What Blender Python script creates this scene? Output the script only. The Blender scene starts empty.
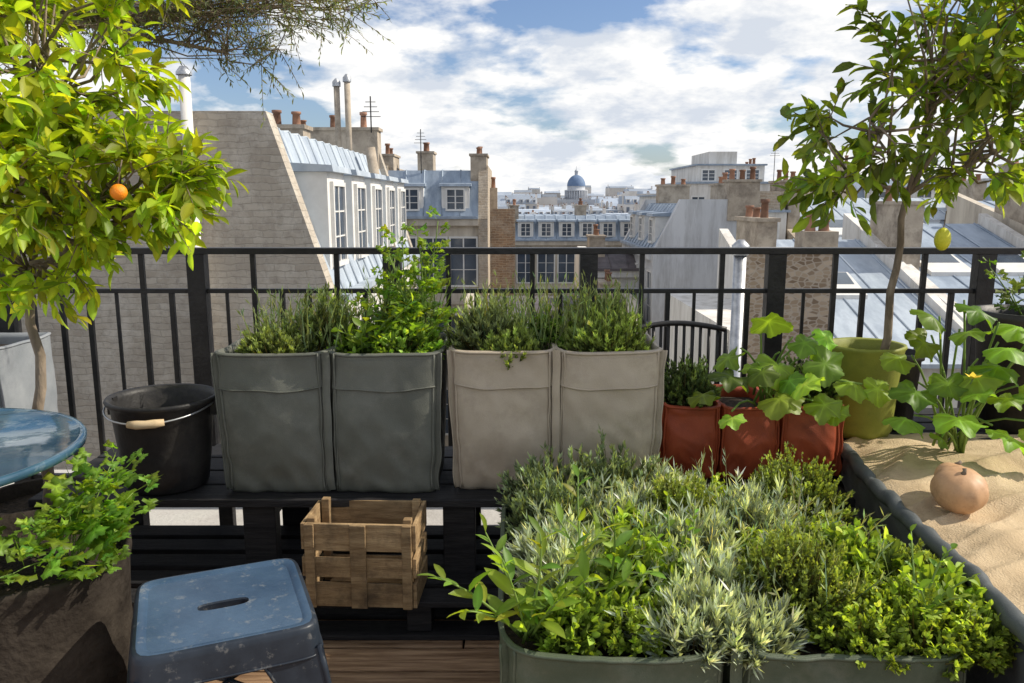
import bpy, math, random
import numpy as np
from mathutils import Vector, Matrix, noise
random.seed(7); rng=np.random.default_rng(7)
S=bpy.context.scene
def srad(d): return math.radians(d)
# ---------------------------------------------------------------- materials
def newmat(name):
    m=bpy.data.materials.new(name); m.use_nodes=True
    nt=m.node_tree; b=nt.nodes['Principled BSDF']; return m,nt,b
def N(nt,t,**k):
    n=nt.nodes.new(t)
    for a,v in k.items(): setattr(n,a,v)
    return n
def ramp(nt,stops):
    r=nt.nodes.new('ShaderNodeValToRGB'); e=r.color_ramp.elements
    while len(e)<len(stops): e.new(.5)
    for i,(p,c) in enumerate(stops):
        e[i].position=p; e[i].color=(c[0],c[1],c[2],1)
    return r
def mat(name,c1,c2,rough=.8,scale=5,bump=0.0,bscale=40,metal=0,spec=.35,stretch=(1,1,1),stain_or_glint=None,stscale=1.5,island=0,contrast=(.35,.65),starea=(.45,.68),stmap=False):
    m,nt,b=newmat(name); L=nt.links
    tc=N(nt,'ShaderNodeTexCoord'); mp=N(nt,'ShaderNodeMapping'); mp.inputs['Scale'].default_value=stretch
    L.new(tc.outputs['Object'],mp.inputs[0])
    n=N(nt,'ShaderNodeTexNoise'); n.inputs['Scale'].default_value=scale; n.inputs['Detail'].default_value=5; n.inputs['Roughness'].default_value=.62
    L.new(mp.outputs[0],n.inputs['Vector'])
    r=ramp(nt,[(contrast[0],c1),(contrast[1],c2)]); L.new(n.outputs['Fac'],r.inputs[0]); col=r.outputs[0]
    if stain_or_glint:
        n2=N(nt,'ShaderNodeTexNoise'); n2.inputs['Scale'].default_value=stscale; n2.inputs['Detail'].default_value=6; n2.inputs['Roughness'].default_value=.72
        L.new(mp.outputs[0] if stmap else tc.outputs['Object'],n2.inputs['Vector'])
        r2=ramp(nt,[(starea[0],(0,0,0)),(starea[1],(1,1,1))]); L.new(n2.outputs['Fac'],r2.inputs[0])
        mx=N(nt,'ShaderNodeMixRGB'); L.new(r2.outputs[0],mx.inputs[0]); L.new(col,mx.inputs[1]); mx.inputs[2].default_value=(*stain_or_glint,1); col=mx.outputs[0]
    if island:
        g=N(nt,'ShaderNodeNewGeometry'); hs=N(nt,'ShaderNodeHueSaturation'); mr=N(nt,'ShaderNodeMapRange')
        mr.inputs['To Min'].default_value=1-island; mr.inputs['To Max'].default_value=1+island
        L.new(g.outputs['Random Per Island'],mr.inputs[0]); L.new(mr.outputs[0],hs.inputs['Value']); L.new(col,hs.inputs['Color']); col=hs.outputs[0]
    L.new(col,b.inputs['Base Color'])
    b.inputs['Roughness'].default_value=rough; b.inputs['Metallic'].default_value=metal; b.inputs['Specular IOR Level'].default_value=spec
    if bump:
        n3=N(nt,'ShaderNodeTexNoise'); n3.inputs['Scale'].default_value=bscale; n3.inputs['Detail'].default_value=3
        L.new(mp.outputs[0],n3.inputs['Vector'])
        bp=N(nt,'ShaderNodeBump'); bp.inputs['Strength'].default_value=bump; bp.inputs['Distance'].default_value=.01
        L.new(n3.outputs['Fac'],bp.inputs['Height']); L.new(bp.outputs[0],b.inputs['Normal'])
    return m
def brickmat(name,c1,c2,mortar,bw,rh,ms=.012,dirty=(.18,.16,.14),light=(.5,.46,.4)):
    m,nt,b=newmat(name); L=nt.links
    tc=N(nt,'ShaderNodeTexCoord'); sp=N(nt,'ShaderNodeSeparateXYZ'); L.new(tc.outputs['Object'],sp.inputs[0])
    ad=N(nt,'ShaderNodeMath'); L.new(sp.outputs[0],ad.inputs[0]); L.new(sp.outputs[1],ad.inputs[1])
    cb=N(nt,'ShaderNodeCombineXYZ'); L.new(ad.outputs[0],cb.inputs[0]); L.new(sp.outputs[2],cb.inputs[1])
    nz=N(nt,'ShaderNodeTexNoise'); nz.inputs['Scale'].default_value=4; nz.inputs['Detail'].default_value=4; L.new(tc.outputs['Object'],nz.inputs['Vector'])
    va=N(nt,'ShaderNodeVectorMath',operation='MULTIPLY_ADD'); va.inputs[1].default_value=(.16,.1,0)
    L.new(nz.outputs['Color'],va.inputs[0]); L.new(cb.outputs[0],va.inputs[2])
    br=N(nt,'ShaderNodeTexBrick'); L.new(va.outputs[0],br.inputs['Vector'])
    br.inputs['Color1'].default_value=(*c1,1); br.inputs['Color2'].default_value=(*c2,1); br.inputs['Mortar'].default_value=(*mortar,1)
    br.inputs['Scale'].default_value=1; br.inputs['Brick Width'].default_value=bw; br.inputs['Row Height'].default_value=rh; br.inputs['Mortar Size'].default_value=ms; br.inputs['Mortar Smooth'].default_value=.7
    col=br.outputs[0]
    for sc,a0,a1,cc,off in ((.9,.46,.72,dirty,0),(1.7,.48,.68,light,7),(9,.5,.7,dirty,3)):
        n2=N(nt,'ShaderNodeTexNoise'); n2.inputs['Scale'].default_value=sc; n2.inputs['Detail'].default_value=7; n2.inputs['Roughness'].default_value=.75
        mp=N(nt,'ShaderNodeMapping'); mp.inputs['Location'].default_value=(off,off,off); L.new(tc.outputs['Object'],mp.inputs[0]); L.new(mp.outputs[0],n2.inputs['Vector'])
        r2=ramp(nt,[(a0,(0,0,0)),(a1,(.75,.75,.75))]); L.new(n2.outputs['Fac'],r2.inputs[0])
        mx=N(nt,'ShaderNodeMixRGB'); L.new(r2.outputs[0],mx.inputs[0]); L.new(col,mx.inputs[1]); mx.inputs[2].default_value=(*cc,1); col=mx.outputs[0]
    L.new(col,b.inputs['Base Color']); b.inputs['Roughness'].default_value=.95; b.inputs['Specular IOR Level'].default_value=.15
    bp=N(nt,'ShaderNodeBump'); bp.inputs['Strength'].default_value=.45; bp.inputs['Distance'].default_value=.02; bp.invert=True
    L.new(br.outputs['Fac'],bp.inputs['Height']); L.new(bp.outputs[0],b.inputs['Normal'])
    return m
def rubblemat(name,s=4):
    m,nt,b=newmat(name); L=nt.links
    tc=N(nt,'ShaderNodeTexCoord'); mp=N(nt,'ShaderNodeMapping'); mp.inputs['Scale'].default_value=(1,1,1.7); L.new(tc.outputs['Object'],mp.inputs[0])
    v=N(nt,'ShaderNodeTexVoronoi'); v.inputs['Scale'].default_value=s; L.new(mp.outputs[0],v.inputs['Vector'])
    v2=N(nt,'ShaderNodeTexVoronoi',feature='DISTANCE_TO_EDGE'); v2.inputs['Scale'].default_value=s; L.new(mp.outputs[0],v2.inputs['Vector'])
    sp=N(nt,'ShaderNodeSeparateXYZ'); L.new(v.outputs['Color'],sp.inputs[0])
    r=ramp(nt,[(0,(.2,.14,.09)),(.5,(.36,.27,.18)),(1,(.52,.42,.31))]); L.new(sp.outputs[0],r.inputs[0])
    r2=ramp(nt,[(.03,(1,1,1)),(.14,(0,0,0))]); L.new(v2.outputs['Distance'],r2.inputs[0])
    mx=N(nt,'ShaderNodeMixRGB'); L.new(r2.outputs[0],mx.inputs[0]); L.new(r.outputs[0],mx.inputs[1]); mx.inputs[2].default_value=(.46,.39,.31,1)
    L.new(mx.outputs[0],b.inputs['Base Color']); b.inputs['Roughness'].default_value=.95
    return m
def leafmat(name,trans=.4,rough=.45):
    m,nt,b=newmat(name); L=nt.links
    a=N(nt,'ShaderNodeAttribute',attribute_name='Col')
    L.new(a.outputs['Color'],b.inputs['Base Color']); b.inputs['Roughness'].default_value=rough; b.inputs['Specular IOR Level'].default_value=.35
    t=N(nt,'ShaderNodeBsdfTranslucent'); hs=N(nt,'ShaderNodeMixRGB',blend_type='MULTIPLY'); hs.inputs[0].default_value=1
    L.new(a.outputs['Color'],hs.inputs[1]); hs.inputs[2].default_value=(2.3,2.1,.6,1); L.new(hs.outputs[0],t.inputs[0])
    mx=N(nt,'ShaderNodeMixShader'); mx.inputs[0].default_value=trans
    L.new(b.outputs[0],mx.inputs[1]); L.new(t.outputs[0],mx.inputs[2]); L.new(mx.outputs[0],nt.nodes['Material Output'].inputs[0])
    return m
M={}
M['iron']=mat('iron_black',(.009,.009,.01),(.024,.023,.023),rough=.4,scale=12,bump=.2,bscale=60)
M['blackwood']=mat('black_wood',(.006,.006,.008),(.024,.023,.024),rough=.65,scale=6,bump=.4,bscale=30,stretch=(1,12,12))
M['deck']=mat('deck_wood',(.17,.095,.05),(.42,.27,.16),rough=.7,scale=4,bump=.5,bscale=20,stretch=(1,14,14),island=.25)
M['crate']=mat('crate_wood',(.23,.145,.07),(.43,.3,.16),rough=.8,scale=4,bump=.4,bscale=25,stretch=(1.5,8,14),island=.2,stain_or_glint=(.12,.08,.045),stscale=8)
M['soil']=mat('soil',(.012,.009,.006),(.05,.035,.022),rough=1,scale=60,bump=1,bscale=80)
def fabric(n,c1,c2,st): return mat(n,c1,c2,rough=.6,scale=5,bump=.16,bscale=300,spec=.4,stain_or_glint=st,stscale=7,starea=(.5,.78))
M['fab_grey']=fabric('fabric_slate',(.098,.103,.086),(.135,.14,.118),(.17,.17,.145))
M['fab_taupe']=fabric('fabric_taupe',(.37,.31,.235),(.45,.385,.3),(.3,.25,.19))
M['fab_red']=fabric('fabric_red',(.26,.042,.014),(.36,.066,.022),(.18,.036,.018))
M['fab_green']=fabric('fabric_green',(.058,.078,.048),(.1,.12,.078),(.14,.15,.11))
M['fab_slate']=fabric('fabric_bluegrey',(.05,.058,.06),(.085,.095,.097),(.13,.14,.14))
M['fab_pale']=fabric('fabric_pale_grey',(.2,.22,.24),(.3,.32,.34),(.17,.18,.2))
M['fab_lime']=fabric('fabric_lime',(.19,.21,.025),(.27,.29,.05),(.14,.16,.03))
M['burlap']=mat('burlap_cloth',(.47,.355,.215),(.6,.47,.3),rough=.95,scale=6,bump=.6,bscale=180,stain_or_glint=(.33,.245,.145),stscale=4)
M['feltpot']=mat('brown_felt',(.014,.011,.009),(.036,.029,.023),rough=.95,scale=5,bump=.6,bscale=50,stain_or_glint=(.06,.05,.04),stscale=4,spec=.15)
M['rubber']=mat('black_rubber',(.01,.01,.011),(.026,.025,.025),rough=.5,scale=8,bump=.2,bscale=40,stain_or_glint=(.045,.042,.038),stscale=5)
M['steel']=mat('galvanised_steel',(.35,.36,.37),(.55,.56,.57),rough=.4,scale=8,metal=.8)
M['grip']=mat('wood_grip',(.5,.36,.2),(.62,.48,.3),rough=.6,scale=20)
M['stool']=mat('stool_blue_paint',(.028,.057,.105),(.055,.1,.165),rough=.36,scale=4,bump=.1,bscale=40,stain_or_glint=(.16,.18,.2),stscale=24,spec=.4,starea=(.56,.7))
M['stooldark']=mat('stool_dark_edge',(.012,.017,.026),(.026,.035,.05),rough=.4,scale=8,stain_or_glint=(.12,.12,.12),stscale=30,starea=(.58,.7))
M['table']=mat('table_blue_paint',(.025,.065,.11),(.05,.12,.18),rough=.08,scale=3.5,stain_or_glint=(.2,.26,.29),stscale=13,spec=.8,bump=.2,bscale=7,starea=(.54,.72))  # lighter speckles painted into the colour stand for reflections, along with worn paint
M['bark']=mat('bark',(.13,.1,.07),(.3,.24,.18),rough=.9,scale=18,bump=.8,bscale=60,stretch=(1,1,.3))
M['leaf']=leafmat('leaf',.5); M['herb']=leafmat('herb_leaf',.35,.6)
M['stem']=mat('green_stem',(.11,.19,.03),(.2,.3,.06),rough=.6,scale=10)
M['orange']=mat('orange_peel',(.85,.2,.01),(.9,.3,.02),rough=.4,scale=10,bump=.3,bscale=300)
M['lemon']=mat('lemon_peel',(.55,.55,.03),(.7,.65,.06),rough=.4,scale=10,bump=.3,bscale=200)
M['petal']=mat('yellow_petal',(.8,.55,.02),(.85,.65,.05),rough=.6,scale=10)
M['squash']=mat('squash_skin',(.48,.27,.13),(.6,.38,.22),rough=.5,scale=8,stain_or_glint=(.36,.2,.1),stscale=14)
M['wall_a']=brickmat('party_wall_blocks',(.5,.45,.375),(.4,.35,.285),(.4,.36,.3),.3,.1,.013,(.3,.265,.225),(.6,.56,.49))
M['wall_brick']=brickmat('brown_brick',(.36,.25,.165),(.24,.16,.105),(.42,.35,.27),.3,.1,.015)
M['wall_brick2']=brickmat('pale_brick',(.5,.42,.32),(.38,.3,.22),(.52,.46,.37),.26,.09,.014,(.26,.22,.18),(.56,.5,.41))
M['rubble']=rubblemat('rubble_stone',8.5)
M['plaster']=mat('plaster_cream',(.54,.48,.39),(.66,.6,.5),rough=.9,scale=1.2,stain_or_glint=(.38,.33,.27),stscale=1.1,stretch=(1.6,1.6,.3),stmap=True)
M['white']=mat('plaster_white',(.69,.665,.62),(.78,.76,.72),rough=.85,scale=1,stain_or_glint=(.5,.47,.42),stscale=1.5,stretch=(1.8,1.8,.3),stmap=True)
M['pale']=mat('plaster_pale_blue',(.54,.55,.56),(.64,.65,.66),rough=.85,scale=1,stain_or_glint=(.4,.4,.4),stscale=1.5,stretch=(1.8,1.8,.3),stmap=True)
M['zinc']=mat('zinc_roof',(.27,.33,.41),(.38,.45,.53),rough=.5,scale=1.5,metal=.1,stain_or_glint=(.2,.25,.32),stscale=1.3,stretch=(1.6,.6,.6),stmap=True)
M['zinclight']=mat('zinc_roof_light',(.38,.44,.5),(.5,.56,.62),rough=.5,scale=1.5,metal=.1,stain_or_glint=(.28,.33,.4),stscale=1.3,stretch=(1.6,.6,.6),stmap=True)
M['slate']=mat('dark_roof',(.09,.08,.085),(.16,.14,.145),rough=.7,scale=3)
M['glass']=mat('window_glass',(.03,.045,.07),(.07,.1,.14),rough=.08,scale=.7,spec=.8)
M['frame']=mat('window_frame',(.66,.65,.62),(.75,.74,.71),rough=.6,scale=4)
M['terracotta']=mat('terracotta',(.2,.11,.075),(.34,.19,.13),rough=.9,scale=6,island=.4)
M['chimney']=mat('chimney_render',(.38,.32,.25),(.5,.43,.34),rough=.95,scale=3,stain_or_glint=(.2,.165,.13),stscale=2)
M['concrete']=mat('concrete',(.5,.49,.46),(.62,.6,.57),rough=.9,scale=4,bump=.3,bscale=50,stain_or_glint=(.38,.36,.34),stscale=2)
M['ground']=mat('ground_city',(.06,.06,.06),(.16,.155,.14),rough=.95,scale=.05)
M['asphalt']=mat('asphalt',(.04,.04,.042),(.06,.06,.062),rough=.95,scale=2)
M['pantheon']=mat('pantheon_stone',(.42,.44,.47),(.5,.52,.56),rough=.9,scale=.3)
M['pdome']=mat('pantheon_lead',(.1,.16,.28),(.14,.21,.33),rough=.7,scale=.2)
M['far']=mat('far_walls',(.56,.52,.47),(.7,.66,.61),rough=.9,scale=.05,island=.32)
M['farroof']=mat('far_roofs',(.3,.35,.42),(.44,.49,.56),rough=.7,scale=.05,island=.4)
M['farwin']=mat('far_windows',(.12,.14,.18),(.2,.23,.28),rough=.3,scale=1)
# ---------------------------------------------------------------- mesh builder
class MB:
    def __init__(s,name,mats):
        s.name=name; s.mats=[M[m] for m in mats]; s.idx={m:i for i,m in enumerate(mats)}
        s.v=[]; s.f=[]; s.m=[]; s.sm=[]
    def add(s,vs,fs,m,smooth=False):
        o=len(s.v); s.v+= [tuple(v) for v in vs]
        for f in fs: s.f.append([i+o for i in f]); s.m.append(s.idx[m]); s.sm.append(smooth)
    def box(s,x0,x1,y0,y1,z0,z1,m,T=None):
        vs=[Vector(p) for p in ((x0,y0,z0),(x1,y0,z0),(x1,y1,z0),(x0,y1,z0),(x0,y0,z1),(x1,y0,z1),(x1,y1,z1),(x0,y1,z1))]
        if T: vs=[T@v for v in vs]
        s.add(vs,[(3,2,1,0),(4,5,6,7),(0,1,5,4),(1,2,6,5),(2,3,7,6),(3,0,4,7)],m)
    def prismx(s,prof,x0,x1,m):
        n=len(prof); vs=[(x0,y,z) for y,z in prof]+[(x1,y,z) for y,z in prof]
        s.add(vs,[list(range(n))[::-1],list(range(n,2*n))]+[(i,(i+1)%n,n+(i+1)%n,n+i) for i in range(n)],m)
    def tube(s,pts,rad,m,n=8,closed=False,cap=True):
        pts=[Vector(p) for p in pts]; k=len(pts)
        if not hasattr(rad,'__len__'): rad=[rad]*k
        vs=[];prev=None
        for i,p in enumerate(pts):
            if closed: d=pts[(i+1)%k]-pts[i-1]
            else: d=pts[min(i+1,k-1)]-pts[max(i-1,0)]
            if d.length<1e-9: d=Vector((0,0,1))
            d.normalize()
            if prev is None:
                a=Vector((0,0,1)) if abs(d.z)<.9 else Vector((1,0,0)); u=d.cross(a).normalized()
            else:
                u=prev-d*prev.dot(d); u=u.normalized() if u.length>1e-6 else d.orthogonal().normalized()
            prev=u; w=d.cross(u)
            for j in range(n):
                a=2*math.pi*j/n; vs.append(p+(u*math.cos(a)+w*math.sin(a))*rad[i])
        fs=[]
        for i in range(k if closed else k-1):
            for j in range(n):
                a=i*n+j;b2=i*n+(j+1)%n;c=((i+1)%k)*n+(j+1)%n;d2=((i+1)%k)*n+j; fs.append((a,b2,c,d2))
        if not closed and cap: fs.append(list(range(n))[::-1]); fs.append([(k-1)*n+j for j in range(n)])
        s.add(vs,fs,m,True)
    def lathe(s,prof,c,m,n=32,fn=None):
        vs=[];c=Vector(c)
        for i,(r,z) in enumerate(prof):
            for j in range(n):
                a=2*math.pi*j/n; rr=r*(fn(a,z) if fn else 1); vs.append(c+Vector((rr*math.cos(a),rr*math.sin(a),z)))
        fs=[(i*n+j,i*n+(j+1)%n,(i+1)*n+(j+1)%n,(i+1)*n+j) for i in range(len(prof)-1) for j in range(n)]
        s.add(vs,fs,m,True)
    def grid(s,fn,nu,nv,m,smooth=True,flip=False):
        vs=[fn(i/nu,j/nv) for j in range(nv+1) for i in range(nu+1)]
        fs=[(j*(nu+1)+i,j*(nu+1)+i+1,(j+1)*(nu+1)+i+1,(j+1)*(nu+1)+i) for j in range(nv) for i in range(nu)]
        if flip: fs=[f[::-1] for f in fs]
        s.add(vs,fs,m,smooth)
    def build(s,loc=(0,0,0),rz=0,bevel=0,parent=None):
        me=bpy.data.meshes.new(s.name); me.from_pydata(s.v,[],s.f)
        for m in s.mats: me.materials.append(m)
        me.polygons.foreach_set('material_index',s.m); me.polygons.foreach_set('use_smooth',s.sm); me.update()
        o=bpy.data.objects.new(s.name,me); S.collection.objects.link(o); o.location=loc; o.rotation_euler=(0,0,rz)
        if bevel:
            b=o.modifiers.new('bevel','BEVEL'); b.width=bevel; b.segments=2; b.limit_method='ANGLE'; b.angle_limit=srad(50)
        if parent: o.parent=parent
        return o
# ---------------------------------------------------------------- leaf instancer
def leaf_t(w=.42,fold=.22,droop=.18):
    V=[];C=[];rows=[(0,.04),(.22,.75),(.5,1),(.78,.7),(1,.03)]
    for t,ww in rows:
        for sx in (-1,0,1):
            x=sx*ww*w*.5; V.append((x,t,abs(x)*fold*2-droop*t*t)); C.append(1.35 if sx==0 else .9+.1*t)
    F=[(r*3+c,r*3+c+1,r*3+c+4,r*3+c+3) for r in range(4) for c in range(2)]
    return np.array(V),np.array(F),np.array(C)
def fan_t(n,rf,wav=.06,cx=.45,cup=.12,veins=5,seed=0):
    V=[(0,cx,0)];C=[1.7]
    for ring in (.35,.7,1):
        for i in range(n):
            a=2*math.pi*i/n; r=rf(a)*ring
            vein=max(0,math.cos(veins*(a-math.pi)))**10
            nz=noise.noise(Vector((math.sin(a)*2.2+seed,math.cos(a)*2.2,ring*1.5)))
            V.append((r*math.sin(a),cx-r*math.cos(a),(wav*math.sin(a*5)+.14*nz)*ring*ring-cup*.6*ring*ring-.03*vein*(1-ring)))
            C.append((1.05+.75*vein*(1.1-ring*.7)+.25*nz)*(1 if ring<1 else .85))
    F=[]
    for i in range(n):
        j=(i+1)%n
        F.append((0,1+i,1+j))
        for q in (0,1):
            o=1+q*n; F.append((o+i,o+n+i,o+n+j)); F.append((o+i,o+n+j,o+j))
    return np.array(V),np.array(F),np.array(C)
T_LEAF=leaf_t(); T_LANCE=leaf_t(.26,.2,.25); T_WIDE=leaf_t(.6,.18,.12)
T_NEEDLE=(np.array([(0,0,0),(.5,.45,0),(0,1,0),(-.5,.45,0)]),np.array([(0,1,2,3)]),np.ones(4))
def rsq(a):
    notch=.5*math.exp(-(min(a,2*math.pi-a)/.28)**2)
    lob=abs(math.cos(2.5*(a-math.pi)))
    return .5*(.84+.2*lob+.035*math.cos(25*a)+.03*math.sin(3*a+1))*(1-notch)
T_SQ=[fan_t(50,rsq,.07,cup=.14+.1*q,seed=q*5.3) for q in range(4)]
T_PARS=fan_t(18,lambda a:.5*(.72+.28*math.cos(3*(a-math.pi))+.12*math.cos(9*a)),.05,.4,.1,3)
def nrm(a): return a/np.maximum(np.linalg.norm(a,axis=1,keepdims=True),1e-9)
class Fol:
    def __init__(s): s.parts=[]
    def add(s,T,pos,d,up,size,width,col):
        pos=np.asarray(pos,float);n=len(pos)
        if n==0: return
        y=nrm(np.asarray(d,float)); x=nrm(np.cross(y,np.asarray(up,float))+1e-6); z=np.cross(x,y)
        size=np.broadcast_to(size,(n,)); width=np.broadcast_to(width,(n,)); col=np.broadcast_to(col,(n,3))
        V,F,CM=T; k=len(V)
        P=pos[:,None,:]+ (V[None,:,0,None]*x[:,None,:]*width[:,None,None]+V[None,:,1,None]*y[:,None,:]*size[:,None,None]+V[None,:,2,None]*z[:,None,:]*size[:,None,None])
        FF=F[None]+ (np.arange(n)*k)[:,None,None]
        s.parts.append((P.reshape(-1,3),FF.reshape(-1,F.shape[1]),(col[:,None,:]*CM[None,:,None]).reshape(-1,3)))
    def build(s,name,m,mb=None):
        V=[];LI=[];LS=[];C=[];off=0;
        for P,F,c in s.parts:
            V.append(P);LI.append((F+off).ravel());LS.append(np.full(len(F),F.shape[1]));C.append(c);off+=len(P)
        V=np.concatenate(V);LI=np.concatenate(LI);LS=np.concatenate(LS);C=np.concatenate(C)
        me=bpy.data.meshes.new(name); me.vertices.add(len(V)); me.vertices.foreach_set('co',V.astype(np.float32).ravel())
        me.loops.add(len(LI)); me.loops.foreach_set('vertex_index',LI.astype(np.int32))
        me.polygons.add(len(LS)); me.polygons.foreach_set('loop_start',np.concatenate([[0],np.cumsum(LS)[:-1]]).astype(np.int32))
        me.update(calc_edges=True)
        a=me.color_attributes.new('Col','FLOAT_COLOR','POINT'); cc=np.ones((len(V),4),np.float32); cc[:,:3]=np.clip(C,0.002,.8); a.data.foreach_set('color',cc.ravel())
        me.polygons.foreach_set('use_smooth',np.ones(len(LS),bool)); me.materials.append(m)
        o=bpy.data.objects.new(name,me); S.collection.objects.link(o)
        if mb:
            c=mb.build(); c.parent=o
        return o
def colvar(n,c,v=.25,yel=.15):
    c=np.array(c); r=rng.normal(0,v,(n,1)); y=rng.normal(0,yel,(n,1))
    return np.clip(c*np.exp(r)*np.concatenate([np.exp(y),np.ones((n,1)),np.exp(-y*.5)],1),.003,.9)
GREEN=(.05,.085,.022); DARKG=(.03,.055,.02)
def herb(name,c,rx,ry,h,stems=110,needles=30,ns=.016,nw=.0045,col=GREEN,tipcol=None,leafy=False,wild=.12,upr=.65,erect=.4):
    f=Fol(); c=np.array(c)
    th=rng.uniform(0,2*np.pi,stems); ph=np.arccos(rng.uniform(.08,1,stems)); ln=rng.uniform(.72,1.0,stems)+np.abs(rng.normal(0,wild,stems))
    ln*=1+.12*np.sin(th*3+rng.uniform(0,6))
    off=np.stack([np.cos(th)*np.sin(ph)*rx,np.sin(th)*np.sin(ph)*ry,np.cos(ph)*h],1)*ln[:,None]
    base=c+off*np.array([.45,.45,0])+rng.normal(0,.01,(stems,3))*[1,1,0]; tip=c+off
    bend=rng.normal(0,.012,(stems,3))
    t=rng.uniform(.25,1,(stems,needles))**.8
    P=base[:,None]+(tip-base)[:,None]*t[...,None]+bend[:,None]*np.sin(t*np.pi)[...,None]
    d=nrm(tip-base); d=nrm(d+np.array([0,0,erect])); D=d[:,None]*1.1+rng.normal(0,upr,(stems,needles,3))
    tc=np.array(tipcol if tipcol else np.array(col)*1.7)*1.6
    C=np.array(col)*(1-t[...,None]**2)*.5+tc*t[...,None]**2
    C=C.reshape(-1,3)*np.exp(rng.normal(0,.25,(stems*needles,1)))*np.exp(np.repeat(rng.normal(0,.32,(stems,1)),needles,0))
    n=stems*needles; sz=rng.uniform(.7,1.3,n)*ns
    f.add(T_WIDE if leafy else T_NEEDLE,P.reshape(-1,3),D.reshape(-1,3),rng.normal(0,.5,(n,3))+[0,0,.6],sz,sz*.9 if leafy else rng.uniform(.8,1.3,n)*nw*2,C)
    L=np.linalg.norm(tip-base,axis=1)
    f.add(T_NEEDLE,base,tip-base,rng.normal(0,1,(stems,3)),L,.005,colvar(stems,(.1,.09,.04)))
    return f.build(name,M['herb'])
def leafy(name,base,tips,T,size,nl,col,width=None,t0=.25,rad=.004,droop=.0,flat=.3,compound=0,mat_='leaf',stemmat='stem'):
    f=Fol(); mb=MB('stems',[stemmat]); base=np.array(base,float)
    for tp in tips:
        tp=np.array(tp,float); b=base+rng.normal(0,.015,3)*[1,1,0]
        mid=(b+tp)/2+rng.normal(0,.02,3)+np.array([0,0,.03])
        ts=np.linspace(0,1,7)[:,None]; path=(1-ts)**2*b+2*ts*(1-ts)*mid+ts**2*tp
        mb.tube(path.tolist(),list(np.linspace(rad,rad*.4,7)),stemmat,5)
        tl=np.linspace(t0,1,nl)[:,None]; P=(1-tl)**2*b+2*tl*(1-tl)*mid+tl**2*tp
        ax=nrm(2*(1-tl)*(mid-b)+2*tl*(tp-mid))
        a=np.arange(nl)*2.4+rng.uniform(0,6); out=np.stack([np.cos(a),np.sin(a),np.full(nl,flat)],1)+ax*.5*np.linspace(.3,2.4,nl)[:,None]-np.array([0,0,droop])+rng.normal(0,.15,(nl,3))
        out=nrm(out); s=size*rng.uniform(.65,1.15,nl)*np.linspace(1.1,.65,nl)
        C=colvar(nl,col)
        if compound:
            for q in range(compound):
                sgn=(-1)**q; k=(q//2+1)/(compound/2+1)
                side=nrm(np.cross(out,[0,0,1])); PP=P+out*s[:,None]*1.3*(.25+k)+side*sgn*s[:,None]*.35+rng.normal(0,.004,(nl,3))
                f.add(T,PP,out+side*sgn*.8+rng.normal(0,.2,(nl,3)),rng.normal(0,.3,(nl,3))+[0,-.3,1],s,s*1.15,colvar(nl,col))
            f.add(T_NEEDLE,P,out,rng.normal(0,1,(nl,3)),s*2.2,.004,C)
        else:
            f.add(T,P,out,rng.normal(0,.3,(nl,3))+[0,0,1],s,s if width is None else s*width,C)
    return f.build(name,M[mat_],mb)
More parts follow.
